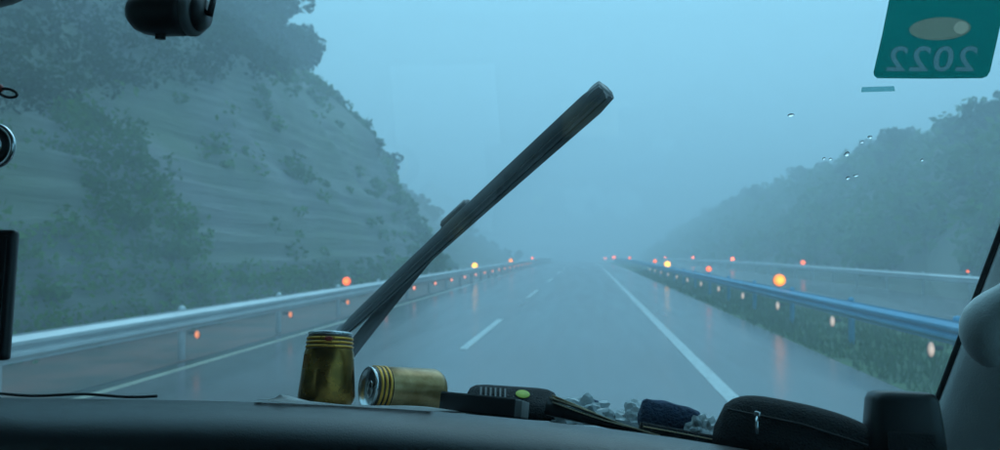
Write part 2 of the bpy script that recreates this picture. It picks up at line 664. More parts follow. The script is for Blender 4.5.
# --- trees one can tell apart
def make_tree(seed, h, spread, nleaf):
    rr = random.Random(seed)
    root = empty('tree')
    bm = bmesh.new()
    top = Vector((rr.uniform(-.2, .2), rr.uniform(-.2, .2), h * 0.8))
    pts = [Vector((0, 0, -0.4)), Vector((0.05, 0, h * 0.25)), top * 0.6 + Vector((0.1, 0.05, 0)), top]
    tube(bm, pts, [h * 0.028, h * 0.022, h * 0.014, h * 0.006], 8)
    tips = [top]
    for i in range(9):
        t = rr.uniform(0.3, 0.85)
        p0 = Vector((0, 0, 0)).lerp(top, t)
        a = i * 2.4 + rr.uniform(-.4, .4)
        ln = spread * (1.15 - 0.6 * t) * rr.uniform(0.7, 1.1)
        p2 = p0 + Vector((math.cos(a) * ln, math.sin(a) * ln, ln * rr.uniform(0.3, 0.8)))
        p1 = p0.lerp(p2, 0.5) + Vector((0, 0, 0.08 * ln))
        tube(bm, [p0, p1, p2], [h * 0.011, h * 0.008, h * 0.003], 6)
        tips += [p2, p1]
    obj('trunk', bm, M_BARK, root)
    n = len(tips)
    P = np.array([tuple(t) for t in tips])
    rad = np.array([spread * rr.uniform(0.25, 0.48) for _ in range(n)])
    c = clumps(P[:, 0], P[:, 1], P[:, 2], rad, nleaf // n, seed + 100)
    v, f = leaf_quads(c, np.full(len(c), 0.17), seed=seed + 200)
    link('crown', np_mesh('crown', v, f), M_LEAF2, root)
    return root


protos = [make_tree(31, 4.6, 1.7, 2400), make_tree(32, 5.4, 1.5, 2400), make_tree(33, 3.8, 1.9, 2200)]
used = [False] * 3


def plant(x, y, z, s, label, group, i=None):
    i = random.randrange(3) if i is None else i
    if used[i]:
        t = copy_tree(protos[i])
    else:
        t = protos[i]
        used[i] = True
    t.location = (x, y, z)
    t.rotation_euler = (random.uniform(-.08, .08), random.uniform(-.08, .08), random.uniform(0, 6.28))
    t.scale = (s, s, s * random.uniform(0.9, 1.1))
    return tag(t, label, 'tree', group)


def plant_at(px, py, Y, fn, s, label, group, i=None):
    """on the slope, at the bearing of the photo's pixel column"""
    p = at(px, py, Y)
    plant(p.x, p.y, float(fn(p.x, p.y)) + zd(p.y) - 0.1, s, label, group, i)


t = plant_at(383, 150, 50.5, left_h, 0.62, 'small lone tree leaning out from the rim of the rock cutting', None, 0)
for px, Y, s in ((292, 52, 1.15), (300, 50, 0.95), (270, 50, 1.3), (245, 48, 1.2), (283, 48, .8)):
    plant_at(px, 40, Y, left_h, s, 'tree in the tall clump crowning the rock cutting', 'trees crowning the cutting')
for px, Y, s in ((312, 51, .38), (330, 51, .42), (350, 51, .36), (365, 50.5, .34), (398, 51, .36), (408, 51, .34)):
    plant_at(px, 120, Y, left_h, s, 'bushy young tree on the sloping rim of the rock cutting', 'young trees on the rim')
for px, Y, s in ((410, 96, .75), (420, 97, .8), (432, 98, .8), (445, 97, .6), (402, 95, .9)):
    plant_at(px, 200, Y, left_h, s, 'pale misty tree on the spur behind the rock cutting', 'trees on the second spur')
for px, Y, s in ((480, 155, .8), (492, 156, .9), (505, 155, .8), (518, 157, .6), (470, 152, .8)):
    plant_at(px, 245, Y, left_h, s, 'faint tree almost lost in fog beyond the left guardrail', 'trees lost in the fog')
for i in range(34):
    y = 50 + i * 4.2 + random.uniform(-2, 2)
    x = 28 + random.uniform(-2.5, 5)
    plant(x, y, float(right_h(x, y)) + zd(y) - 0.2, random.uniform(0.6, 0.95), 'foggy tree on the ridge of the wooded hill', 'trees on the wooded ridge')

# --- grass on the verge
r = np.random.default_rng(41)
n = 16000
gx = 3.9 + 2.5 * r.random(n)
gy = 5 + 60 * r.random(n) ** 1.6
keep = (vnoise(gx, gy, 0.8, 12) > 0.25)
gx, gy = gx[keep], gy[keep]
n = len(gx)
gz = np.array([zd(q) for q in gy]) - 0.025
h = 0.06 + 0.16 * r.random(n) * (0.5 + vnoise(gx, gy, 1.7, 13))
an = r.random(n) * 6.28
wd = 0.012 + gy * 0.0007
lean = r.normal(size=(n, 2)) * 0.05
b0 = np.stack([gx - np.cos(an) * wd, gy - np.sin(an) * wd, gz], -1)
b1 = np.stack([gx + np.cos(an) * wd, gy + np.sin(an) * wd, gz], -1)
tp = np.stack([gx + lean[:, 0], gy + lean[:, 1], gz + h], -1)
v = np.stack([b0, b1, tp], 1).reshape(-1, 3)
o = link('verge_grass', np_mesh('verge_grass', v, np.arange(3 * n).reshape(n, 3)), M_GRASS)
tag(o, 'wet green grass along the verge under the blue guardrail', 'grass', kind='stuff')


# ------------------------------------------------------------------ guardrails
def wbeam(length, side):
    """W-shaped steel beam, side=+1 faces +x"""
    prof = [(0.00, 0.0), (0.00, 0.02), (0.075, 0.075), (0.075, 0.115), (0.012, 0.145), (0.012, 0.165), (0.075, 0.195), (0.075, 0.235), (0.0, 0.29), (0.0, 0.31)]
    t = 0.006
    bm = bmesh.new()
    outer = [(p[0] * side, p[1]) for p in prof]
    inner = [((p[0] - t) * side, p[1]) for p in prof][::-1]
    sec = outer + inner
    loft(bm, [[Vector((x, 0, z)) for x, z in sec], [Vector((x, length, z)) for x, z in sec]])
    me = bpy.data.meshes.new('rail_beam')
    bmesh.ops.recalc_face_normals(bm, faces=bm.faces[:])
    bm.to_mesh(me)
    bm.free()
    return me


def post_mesh():
    bm = bmesh.new()
    prof = [(0.057, -0.35), (0.057, 0.80), (0.05, 0.83), (0.02, 0.845)]
    lathe(bm, prof, 12)
    me = bpy.data.meshes.new('post')
    bm.to_mesh(me)
    bm.free()
    return smooth_me(me)


def bracket_mesh(side):
    bm = bmesh.new()
    box(bm, (0.03 * side, 0, 0.64), (0.10, 0.12, 0.22), bevel=0.012)
    me = bpy.data.meshes.new('spacer_block')
    bm.to_mesh(me)
    bm.free()
    return me


def guardrail(x, side, y0, step, n, m, label):
    root = empty('guardrail', (x, y0, 0), label=label, cat='guardrail')
    bmsh, pm, km, sm = wbeam(step - 0.004, side), post_mesh(), bracket_mesh(side), wbeam(0.34, side)
    for q in (bmsh, pm, km, sm): q.materials.append(m)
    for i in range(n):
        y = y0 + i * step
        z0, z1 = zd(y), zd(y + step)
        b = link('rail_beam', bmsh, m, root, (0.055 * side, i * step, z0 + 0.485), (math.atan2(z1 - z0, step), 0, 0))
        link('post', pm, m, root, (-0.055 * side, i * step + 0.3, z0))
        link('splice_plate', sm, m, root, (0.060 * side, i * step - 0.17, z0 + 0.485))
        link('spacer_block', km, m, root, (-0.012 * side, i * step + 0.3, z0))
    return root


SL, SR, SF = 3.86, 4.15, 4.0
guardrail(-6.22, 1, 11.6 - 0.3 - 4 * SL, SL, 38, M_GALV, 'pale galvanised steel guardrail along the foot of the rock cutting')
guardrail(4.80, -1, 10.9 - 0.3 - 3 * SR, SR, 34, M_BLUE, 'blue steel guardrail along the grass verge')
guardrail(13.9, -1, 14, SF, 32, M_GALV, 'distant guardrail beyond the second carriageway below the wooded hill')

# ------------------------------------------------------------------ fog lamps and glowing reflectors on the guardrails
G_RED = glow('lamp_red', (1.0, 0.10, 0.015), 2.4, (1.0, 0.12, 0.02))
G_ORANGE = glow('lamp_orange', (1.0, 0.10, 0.012), 2.0, (1.0, 0.13, 0.015))
G_AMBER = glow('lamp_amber', (1.0, 0.18, 0.008), 2.2, (1.0, 0.25, 0.01))
G_YELLOW = glow('lamp_yellow', (1.0, 0.30, 0.02), 4.0, (1.0, 0.42, 0.03))
G_PINK = glow('reflector_glow_pink', (1.0, 0.22, 0.12), 1.2, (1.0, 0.30, 0.2))  # this and the next two: headlight glow painted onto reflectors, no lamps
G_ORSMALL = glow('reflector_glow_orange', (1.0, 0.20, 0.06), 0.7)
G_WHITE = glow('reflector_glow_pale', (1.0, 0.50, 0.36), 0.42, (1.0, 0.72, 0.6))
G_FAR = glow('lamp_far_red', (1.0, 0.09, 0.02), 5.5, (1.0, 0.13, 0.03))
M_HOUSE = mat('lamp_housing', (0.06, 0.06, 0.055), 0.5, var=0.3, vscale=15)


def fog_lamp(x, y, m, r_, label, group=None, hz=0.93):
    root = empty('fog_lamp', (x, y, zd(y)), label=label, cat='lamp', group=group)
    bm = bmesh.new()
    tube(bm, [(0, 0.09, 0.45), (0, 0.09, hz - r_ * 0.9)], 0.022, 8)
    obj('stem', bm, M_HOUSE, root)
    bm = bmesh.new()
    lathe(bm, [(r_ * 0.5, -0.12), (r_ * 0.9, -0.09), (r_ * 1.06, -0.02), (r_ * 1.06, 0.012), (r_ * 0.98, 0.014)], 20, m=Matrix.Translation((0, 0.035, hz)) @ Matrix.Rotation(R(90), 4, 'X'))
    obj('housing', bm, M_HOUSE, root)
    bm = bmesh.new()
    prof = [(r_, 0.0), (r_, 0.015), (r_ * 0.92, r_ * 0.35), (r_ * 0.7, r_ * 0.6), (r_ * 0.4, r_ * 0.75), (r_ * 0.1, r_ * 0.8)]
    lathe(bm, prof, 20, m=Matrix.Translation((0, 0.018, hz)) @ Matrix.Rotation(R(90), 4, 'X'))
    obj('lens', bm, m, root)
    bm = bmesh.new()                                  # clamp that grips the rail
    box(bm, (0, 0.09, 0.62), (0.07, 0.05, 0.12), bevel=0.008)
    obj('clamp', bm, M_HOUSE, root)
    return root


XL, XR, XF = -6.30, 4.88, 13.98
fog_lamp(XL, 20.1, G_ORANGE, 0.115, 'glowing red-orange fog lamp on the pale guardrail near the cutting', hz=0.90)
fog_lamp(XL, 44, G_YELLOW, 0.17, 'bright yellow fog lamp on the pale guardrail', hz=0.86)
fog_lamp(XL, 65.5, G_AMBER, 0.19, 'small orange fog lamp where the pale guardrail fades', hz=0.88)
fog_lamp(XL, 92, G_FAR, 0.13, 'faint pink fog lamp at the vanishing end of the pale guardrail', hz=0.92)
fog_lamp(XR, 20.5, G_AMBER, 0.155, 'large amber fog lamp standing on the blue guardrail', hz=0.96)
fog_lamp(XR, 48, G_YELLOW, 0.19, 'yellow fog lamp farther along the blue guardrail', hz=0.90)
for y, rr in ((32, .11), (56.5, .14), (89, .17)):
    fog_lamp(XR, y, G_RED, rr, 'small red fog lamp on the blue guardrail', 'red lamps on the blue guardrail', hz=0.98)
fog_lamp(XR, 138, G_FAR, 0.36, 'bright red fog lamp at the vanishing end of the blue guardrail', hz=0.9)
fog_lamp(XR, 200, G_FAR, 0.40, 'faint pink fog lamp last in line along the blue guardrail', hz=0.9)
for y, rr in ((30.5, .05), (77, .19), (105, .19), (141, .2)):
    fog_lamp(XF, y, G_RED if y < 70 else G_FAR, rr, 'small red fog lamp on the distant guardrail below the wooded hill', 'red lamps on the distant guardrail', hz=0.95)
fog_lamp(XF, 52.5, G_ORANGE, 0.17, 'brightest orange fog lamp on the distant guardrail', hz=0.95)


def marker(m, w, h, side):  # post reflector; its headlight glow is put in as emission
    root = empty('glowing_reflector')
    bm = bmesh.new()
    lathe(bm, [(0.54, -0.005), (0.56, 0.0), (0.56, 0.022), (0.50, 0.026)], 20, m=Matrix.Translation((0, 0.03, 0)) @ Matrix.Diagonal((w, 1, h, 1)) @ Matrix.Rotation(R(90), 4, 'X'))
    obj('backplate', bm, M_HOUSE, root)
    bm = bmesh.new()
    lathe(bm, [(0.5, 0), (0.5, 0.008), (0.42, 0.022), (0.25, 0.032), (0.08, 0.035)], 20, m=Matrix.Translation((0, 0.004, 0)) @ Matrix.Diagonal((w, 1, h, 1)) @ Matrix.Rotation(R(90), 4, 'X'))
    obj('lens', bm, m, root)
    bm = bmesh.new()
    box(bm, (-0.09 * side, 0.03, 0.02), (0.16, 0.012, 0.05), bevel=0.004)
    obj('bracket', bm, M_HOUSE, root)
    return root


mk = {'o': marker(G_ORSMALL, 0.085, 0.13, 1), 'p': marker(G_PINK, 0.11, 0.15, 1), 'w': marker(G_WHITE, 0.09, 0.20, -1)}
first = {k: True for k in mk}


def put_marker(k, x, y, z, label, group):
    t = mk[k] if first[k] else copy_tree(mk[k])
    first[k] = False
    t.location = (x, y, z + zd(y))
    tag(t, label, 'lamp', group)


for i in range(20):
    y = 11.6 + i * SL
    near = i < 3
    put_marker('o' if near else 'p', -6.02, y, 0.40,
               'dim orange reflector with added glow low on a guardrail post near the rock cutting' if near else 'tiny pink reflector with added glow low on a post of the pale guardrail',
               'orange glowing reflectors on the pale guardrail' if near else 'pink glowing reflectors on the pale guardrail')
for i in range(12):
    put_marker('w', 4.52, 10.9 + i * SR, 0.40, 'pale reflector with added glow low on a post of the blue guardrail', 'pale glowing reflectors on the blue guardrail')

# ------------------------------------------------------------------ the van the picture is taken from
M_DASH = mat('dash_plastic', (0.014, 0.015, 0.018), 0.34, var=0.15, vscale=40, bump=0.12, bscale=700, spec=0.6)
M_TRIM = mat('pillar_trim', (0.78, 0.78, 0.77), 0.5, var=0.08, vscale=12, bump=0.15, bscale=400)
M_RUBBER = mat('rubber', (0.012, 0.012, 0.013), 0.55, var=0.3, vscale=30)
M_WIPER = mat('wiper_plastic', (0.15, 0.155, 0.16), 0.38)
M_BODY = mat('van_body', (0.35, 0.37, 0.38), 0.35, var=0.1, vscale=3)
M_LINER = mat('headliner', (0.30, 0.30, 0.29), 0.9, var=0.1, vscale=60)
M_BLACK = mat('black_plastic', (0.012, 0.012, 0.014), 0.4, var=0.25, vscale=60)
M_GLASS = pane('windscreen_glass', (0.95, 0.985, 0.985), film=0.04)
M_SIDEGLASS = pane('side_glass', (0.75, 0.82, 0.82))

VX0, VX1 = -1.54, 0.52
van = empty('van', (0, 0, 0), label='dim van cab interior with black dashboard, clear windscreen and grey pillar', cat='van')

# dashboard: crest traced across the cab, top falling gently towards the glass
crest = [(-1100, 400), (-500, 392), (-200, 393), (0, 397), (160, 399), (250, 401), (340, 405), (430, 410), (560, 422), (650, 433), (720, 444), (800, 458), (900, 474), (1060, 486)]
CY = 0.72
CX = [at(a, b, CY) for a, b in crest]


def crest_z(x):
    for p, q in zip(CX, CX[1:]):
        if p.x <= x <= q.x:
            t = (x - p.x) / (q.x - p.x)
            t = t
            return p.z + (q.z - p.z) * t
    return CX[0].z if x < CX[0].x else CX[-1].z


def tray(x, y):
    sl = (1.70 - crest_z(x)) / CY + 0.045 - 0.03 * min(1, max(0, (x + 0.22) / 0.1))
    return crest_z(x) - sl * (y - CY)


bm = bmesh.new()
secs = []
for k in range(61):
    x = VX0 + 0.02 + (VX1 + 0.09 - VX0 - 0.02) * k / 60
    z = sum(crest_z(x + d) for d in (-.03, -.015, 0, .015, .03)) / 5
    sec = [Vector((x, y, tray(x, y))) for y in (1.26, 1.1, 0.95, 0.82)]
    sec += [Vector((x, 0.745, tray(x, .745) - .0008)), Vector((x, 0.72, z - 0.0008)), Vector((x, 0.695, z - 0.0022)), Vector((x, 0.675, z - 0.0065)), Vector((x, 0.660, z - 0.014)), Vector((x, 0.650, z - 0.026)), Vector((x, 0.646, z - 0.042)), Vector((x, 0.648, z - 0.075)), Vector((x, 0.665, z - 0.15)), Vector((x, 0.70, z - 0.24)), Vector((x, 0.80, z - 0.45)), Vector((x, 1.26, z - 0.5))]
    secs.append(sec)
loft(bm, secs)
obj('dashboard', bm, M_DASH, van)

# windscreen pane
bm = bmesh.new()
gw = [WB - WU * 0.03, WB + WU * 1.02]
vs = []
for off in (0.0025, -0.0025):
    vs.append([bm.verts.new(Vector((x, p.y, p.z)) + WN * off) for p, x in ((gw[0], VX0), (gw[0], VX1), (gw[1], VX1), (gw[1], VX0))])
bm.faces.new(vs[0]); bm.faces.new(vs[1][::-1])
for i in range(4):
    bm.faces.new((vs[0][i], vs[1][i], vs[1][(i + 1) % 4], vs[0][(i + 1) % 4]))
obj('windscreen', bm, M_GLASS, van, smooth=False)


def along(t, x, inward):
    p = WB + WU * t - WN * inward
    return Vector((x, p.y, p.z))


def pillar(x_, s):
    bm = bmesh.new()
    secs = []
    edge = lambda t: x_ - s * 0.035 * max(0, t - 0.1)
    for k in range(14):
        t = -0.10 + 1.16 * k / 13
        xe = edge(t)
        sec = [along(t, xe + 0.012 * s, -0.012), along(t, xe - 0.002 * s, 0.004), along(t, xe - 0.006 * s, 0.016), along(t, xe - 0.003 * s, 0.030), along(t, xe + 0.008 * s, 0.048), along(t, xe + 0.026 * s, 0.068), along(t, xe + 0.050 * s, 0.092), along(t, xe + 0.085 * s, 0.125), along(t, xe + 0.12 * s, 0.13), along(t, xe + 0.135 * s, 0.08), along(t, xe + 0.12 * s, -0.012)]
        secs.append(sec)
    loft(bm, secs)
    o = obj('pillar', bm, M_TRIM, van)
    bm = bmesh.new()
    tube(bm, [along(-0.05 + 1.1 * k / 8, edge(-0.05 + 1.1 * k / 8) - 0.005 * s, 0.005) for k in range(9)], 0.0042, 8)
    obj('seal', bm, M_RUBBER, o)
    return o


pr = pillar(VX1, 1)
pillar(VX0, -1)

# grab handle on the right pillar: cupped lower mount and bar
p0 = on_glass(966, 300, -0.03)
bm = bmesh.new()
pts, rs = [], []
base = Vector((VX1 - 0.018, p0.y, p0.z))
path = [(0.026, -0.085, 0.014), (0.008, -0.060, 0.026), (-0.006, -0.03, 0.033), (-0.012, 0.0, 0.031), (-0.004, 0.024, 0.024), (0.012, 0.045, 0.018), (0.022, 0.09, 0.015), (0.024, 0.17, 0.014), (0.022, 0.26, 0.014), (0.012, 0.32, 0.017), (0.03, 0.36, 0.016)]
for dx, t, rr in path:
    c_ = base + WU * t - WN * (0.030 + 0.0 * t)
    pts.append(Vector((base.x + dx, c_.y, c_.z)))
    rs.append(rr * 0.85)
tube(bm, pts, rs, 16)
h_ = obj('grab_handle', bm, M_TRIM, pr)
h_.modifiers.new('smooth', 'SUBSURF').render_levels = 1

# roof, sides, back and nose of the cab
bm = bmesh.new()
box(bm, ((VX0 + VX1) / 2, -0.32, 2.24), (VX1 - VX0 + 0.3, 1.95, 0.06), bevel=0.02)
obj('roof', bm, M_LINER, van)
bm = bmesh.new()
box(bm, ((VX0 + VX1) / 2, -1.27, 1.32), (VX1 - VX0 + 0.3, 0.06, 1.78), bevel=0.02)
obj('rear_wall', bm, M_LINER, van)
bm = bmesh.new()
box(bm, ((VX0 + VX1) / 2, 0.12, 0.42), (VX1 - VX0 + 0.3, 2.7, 0.06), bevel=0.02)
obj('floor', bm, M_DASH, van)
bm = bmesh.new()
box(bm, ((VX0 + VX1) / 2, 1.44, 0.84), (VX1 - VX0 + 0.3, 0.05, 0.9), bevel=0.02)
obj('front_panel', bm, M_BODY, van)
bm = bmesh.new()
box(bm, ((VX0 + VX1) / 2, 1.36, 1.285), (VX1 - VX0 + 0.28, 0.13, 0.03), bevel=0.01)
obj('cowl', bm, M_BLACK, van)
for x in (VX0 - 0.11, VX1 + 0.11):
    s = 1 if x > 0 else -1
    bm = bmesh.new()
    box(bm, (x, 0.08, 0.92), (0.05, 2.62, 0.94), bevel=0.02)
    d = obj('door', bm, M_DASH, van)
    bm = bmesh.new()
    box(bm, (x, -0.55, 1.81), (0.05, 0.12, 0.80), bevel=0.02)
    obj('door_pillar', bm, M_LINER, d)
    bm = bmesh.new()
    box(bm, (x, -1.22, 1.81), (0.05, 0.06, 0.80), bevel=0.02)
    obj('corner_post', bm, M_LINER, d)
    bm = bmesh.new()
    lo = [Vector((x, -0.48, 1.40)), Vector((x, 1.25, 1.40)), Vector((x, 0.62, 2.20)), Vector((x, -0.48, 2.20))]
    loft(bm, [[p + Vector((-0.002, 0, 0)) for p in lo], [p + Vector((0.002, 0, 0)) for p in lo]])
    obj('window', bm, M_SIDEGLASS, d, smooth=False)

# wiper: aero blade lying on the glass, arm behind it
A = on_glass(338, 336, 0.022)
B = on_glass(606, 90, 0.022)
wiper = empty('wiper')
wiper.parent = van
ax = (B - A).normalized()
sd = ax.cross(WN).normalized()
bm = bmesh.new()
secs = []
for k in range(25):
    t = k / 24
    w = (0.0095 + 0.0065 * t) * min(1, 0.55 + 6 * t) * min(1, 0.8 + 8 * (1 - t))
    hgt = 0.011 + 0.004 * math.sin(math.pi * t)
    c_ = A.lerp(B, t) + WN * 0.004 * math.sin(math.pi * t)
    secs.append([c_ - sd * w - WN * 0.004, c_ - sd * w * 0.95 + WN * 0.003, c_ - sd * w * 0.3 + WN * hgt, c_ + sd * w * 0.35 + WN * hgt * 0.9, c_ + sd * w * 0.9 + WN * 0.003, c_ + sd * w - WN * 0.002, c_ + sd * w * 0.5 - WN * 0.0055, c_ - sd * w * 0.5 - WN * 0.0055])
loft(bm, secs)
obj('blade', bm, M_WIPER, wiper)
for t0, t1 in ((0.0, 0.035), (0.965, 1.0)):              # moulded end caps
    bm = bmesh.new()
    secs = []
    for k in range(4):
        c_ = A.lerp(B, t0 + (t1 - t0) * k / 3)
        w = 0.0075 if t0 == 0 else 0.0125
        w *= (0.9, 1, 1, 0.9)[k]
        secs.append([c_ - sd * w - WN * 0.006, c_ - sd * w + WN * 0.008, c_ + WN * 0.011, c_ + sd * w + WN * 0.008, c_ + sd * w - WN * 0.006])
    loft(bm, secs)
    obj('end_cap', bm, M_WIPER, wiper, smooth=False)
bm = bmesh.new()
secs = []
for k in range(7):
    t = k / 6
    c_ = A.lerp(B, t) - WN * 0.006
    secs.append([c_ - sd * 0.0045, c_ - sd * 0.0045 - WN * 0.004, c_ - sd * 0.0012 - WN * 0.006, c_ - sd * 0.001 - WN * 0.0135, c_ + sd * 0.001 - WN * 0.0135, c_ + sd * 0.0012 - WN * 0.006, c_ + sd * 0.0045 - WN * 0.004, c_ + sd * 0.0045])
loft(bm, secs)
obj('rubber_lip', bm, M_RUBBER, wiper, smooth=False)
mid = A.lerp(B, 0.52)
bm = bmesh.new()
box_c = mid + WN * 0.018
e = Matrix((ax, sd, WN)).transposed().to_4x4()
bmesh.ops.create_cube(bm, size=1, matrix=Matrix.Translation(box_c) @ e @ Matrix.Diagonal((0.06, 0.026, 0.018, 1)))
bmesh.ops.bevel(bm, geom=bm.edges[:], offset=0.004, segments=2, affect='EDGES')
obj('clip', bm, M_BLACK, wiper)
PV = on_glass(296, 428, 0.03)
bm = bmesh.new()
secs = []
for k in range(9):
    t = k / 8
    c_ = PV.lerp(mid, t) + WN * (0.022 + 0.012 * math.sin(math.pi * t))
    w = 0.013 - 0.004 * t
    secs.append([c_ - sd * w - WN * 0.004, c_ - sd * w * 0.6 + WN * 0.006, c_ + sd * w * 0.6 + WN * 0.006, c_ + sd * w - WN * 0.004])
loft(bm, secs)
obj('arm', bm, M_BLACK, wiper)
bm = bmesh.new()
lathe(bm, [(0.02, -0.06), (0.02, 0.02), (0.016, 0.032), (0.006, 0.036)], 16, m=Matrix.Translation(PV) @ WN.to_track_quat('Z', 'Y').to_matrix().to_4x4())
obj('pivot', bm, M_BLACK, wiper)

# ------------------------------------------------------------------ things on the dashboard
M_GOLD = mat('gold_print', (0.88, 0.43, 0.07), 0.28, metal=0.6, col2=(0.62, 0.29, 0.05), vscale=30)
M_OLIVE = mat('olive_print', (0.36, 0.19, 0.04), 0.26, metal=0.85, col2=(0.15, 0.085, 0.022), vscale=45)
M_NECK = mat('dark_neck', (0.05, 0.03, 0.012), 0.4)
M_RED = mat('red_print', (0.30, 0.03, 0.02), 0.4)
M_ALU = mat('bare_aluminium', (0.62, 0.64, 0.65), 0.25, metal=0.9, var=0.15, vscale=40)
M_DARKIN = mat('can_inside', (0.03, 0.035, 0.04), 0.5)
M_PAPER = mat('white_paper', (0.85, 0.85, 0.85), 0.6, var=0.05, vscale=20)
M_CARD = mat('grey_card', (0.22, 0.22, 0.22), 0.7, var=0.2, vscale=40)
M_NAVY = mat('navy_cloth', (0.035, 0.07, 0.14), 0.85, var=0.35, vscale=60, bump=0.5, bscale=300)
M_FABRIC = mat('black_fabric', (0.014, 0.015, 0.018), 0.8, var=0.35, vscale=80, bump=0.5, bscale=500)
M_STICK = mat('lime_sticker', (0.45, 0.55, 0.04), 0.5, var=0.2, vscale=200)
M_CREAM = mat('worn_card_edge', (0.80, 0.62, 0.42), 0.7, var=0.25, vscale=60)
M_CHROME = mat('chrome', (0.75, 0.76, 0.77), 0.18, metal=1.0, var=0.1, vscale=30)


def plastic_film():
    m = bpy.data.materials.new('clear_wrapper')
    m.use_nodes = True
    N = m.node_tree.nodes
    L = m.node_tree.links
    b = N['Principled BSDF']
    b.inputs['Base Color'].default_value = (0.62, 0.68, 0.70, 1)
    b.inputs['Roughness'].default_value = 0.15
    t = N.new('ShaderNodeBsdfTransparent')
    mx = N.new('ShaderNodeMixShader')
    mx.inputs[0].default_value = 0.7
    L.new(t.outputs[0], mx.inputs[1])
    L.new(b.outputs[0], mx.inputs[2])
    L.new(mx.outputs[0], N['Material Output'].inputs[0])
    return m


M_FILM = plastic_film()
TILT = -math.atan(0.245)


def seat(px, py, Y, z=0.0):
    p = at(px, py, Y)
    return Vector((p.x, Y, tray(p.x, Y) + z))


# paper sheet the cans stand on
def sheet_z(x, y, lift): return tray(x, y) + lift


bm = bmesh.new()
NX, NY = 26, 12
x0, x1 = at(250, 400, .71).x, at(428, 405, .71).x
grid = []
for j in range(NY):
    row = []
    for i in range(NX):
        u, w = i / (NX - 1), j / (NY - 1)
        y = 0.716 + 0.26 * w
        x = x0 + (x1 - x0) * u + 0.02 * w
        z = (tray(x, y) if y > CY else crest_z(x)) + 0.0022 + 0.0012 * math.sin(u * 9) * math.sin(w * 5 + 1) + 0.008 * max(0, 1 - abs(u - 0.16) / 0.05) * max(0, 1 - w * 3) * 0.6
        row.append(bm.verts.new((x, y, z)))
    grid.append(row)
for j in range(NY - 1):
    for i in range(NX - 1):
        bm.faces.new((grid[j][i], grid[j][i + 1], grid[j + 1][i + 1], grid[j + 1][i]))
bmesh.ops.solidify(bm, geom=bm.faces[:], thickness=0.0006)
o = obj('paper_sheet', bm, M_PAPER)
tag(o, 'white paper sheet lying under the two cans on the dashboard', 'paper')


def can_profile(L_, r0, r1):
    return [(r0 * 0.80, 0.0), (r0 * 0.86, 0.0008), (r0 * 0.96, 0.006), (r0, 0.010), (r0 + (r1 - r0) * 0.7, L_ * 0.72), (r1 * 1.02, L_ * 0.78)]


M_PALE = mat('pale_gold_print', (0.50, 0.32, 0.15), 0.3, metal=0.5, col2=(0.26, 0.14, 0.04), vscale=35)


def make_can(L_, r0, r1, label, opened):
    root = empty('can', label=label, cat='can')
    bm = bmesh.new()
    lathe(bm, can_profile(L_, r0, r1), 40, cap0=True, cap1=False)
    b = obj('body', bm, M_PALE if opened else M_OLIVE, root)
    # ringed neck: three gold bands standing proud of dark grooves
    za = L_ * 0.78
    bm = bmesh.new()
    lathe(bm, [(r1 * 1.02, za), (r1 * 0.985, za + 0.001), (r1 * 0.97, L_ - 0.005), (r1 * 0.93, L_ - 0.002)], 40, False, False)
    obj('neck', bm, M_NECK, root)
    st = (L_ - 0.004 - za) / 3
    for k in range(3):
        bm = bmesh.new()
        z = za + 0.001 + k * st
        rr = r1 * (1.035 - 0.012 * k)
        lathe(bm, [(rr * 0.96, z), (rr, z + 0.0006), (rr, z + st * 0.58), (rr * 0.96, z + st * 0.64)], 40, False, False)
        obj('gold_band', bm, M_GOLD, root)
    bm = bmesh.new()
    rr = r1 * 0.95
    lathe(bm, [(rr * 0.97, L_ - 0.003), (rr, L_ - 0.001), (rr, L_ + 0.0012), (rr * 0.95, L_ + 0.0018), (rr * 0.90, L_ + 0.0005), (rr * 0.88, L_ - 0.005), (rr * 0.5, L_ - 0.0045), (rr * 0.05, L_ - 0.0045)], 40, False, True)
    lid = obj('lid', bm, M_ALU, root)
    bm = bmesh.new()                                   # pull tab
    tube(bm, [(0.010 * math.cos(a * math.pi / 6) * 0.62, -0.002 + 0.010 * math.sin(a * math.pi / 6), L_ - 0.0032) for a in range(12)], 0.0012, 8, closed=True)
    obj('pull_tab', bm, M_ALU, lid)
    if opened:
        bm = bmesh.new()                               # poured-out mouth
        lathe(bm, [(0.0105, 0), (0.0105, 0.0006), (0.009, 0.0008)], 24, m=Matrix.Translation((0, r1 * 0.42, L_ - 0.0046)) @ Matrix.Diagonal((1, 1.05, 1, 1)))
        obj('mouth', bm, M_DARKIN, lid)
    # printed panel and a small red mark
    bm = bmesh.new()
    for a0, a1, rr_, z0, z1 in ((200, 235, 1.006, 0.14, 0.70),):
        n_ = 8
        lo, hi = [], []
        for k in range(n_ + 1):
            a = R(a0 + (a1 - a0) * k / n_)
            for (zz, lst) in ((z0, lo), (z1, hi)):
                rad_ = r0 + (r1 - r0) * 0.7 * zz / 0.72
                lst.append(bm.verts.new((math.cos(a) * rad_ * rr_, math.sin(a) * rad_ * rr_, zz * L_)))
        for k in range(n_):
            bm.faces.new((lo[k], lo[k + 1], hi[k + 1], hi[k]))
    bmesh.ops.solidify(bm, geom=bm.faces[:], thickness=0.0003)
    obj('gold_panel', bm, M_GOLD, root)
    bm = bmesh.new()
    lathe(bm, [(0.0035, 0), (0.0035, 0.0006), (0.002, 0.0008)], 14, m=Matrix.Translation((0.1 * r1, -r1 * 1.028, L_ - 0.0075)) @ Matrix.Rotation(R(90), 4, 'X') @ Matrix.Diagonal((1.4, 0.8, 1, 1)))
    obj('red_mark', bm, M_RED, root)
    return root


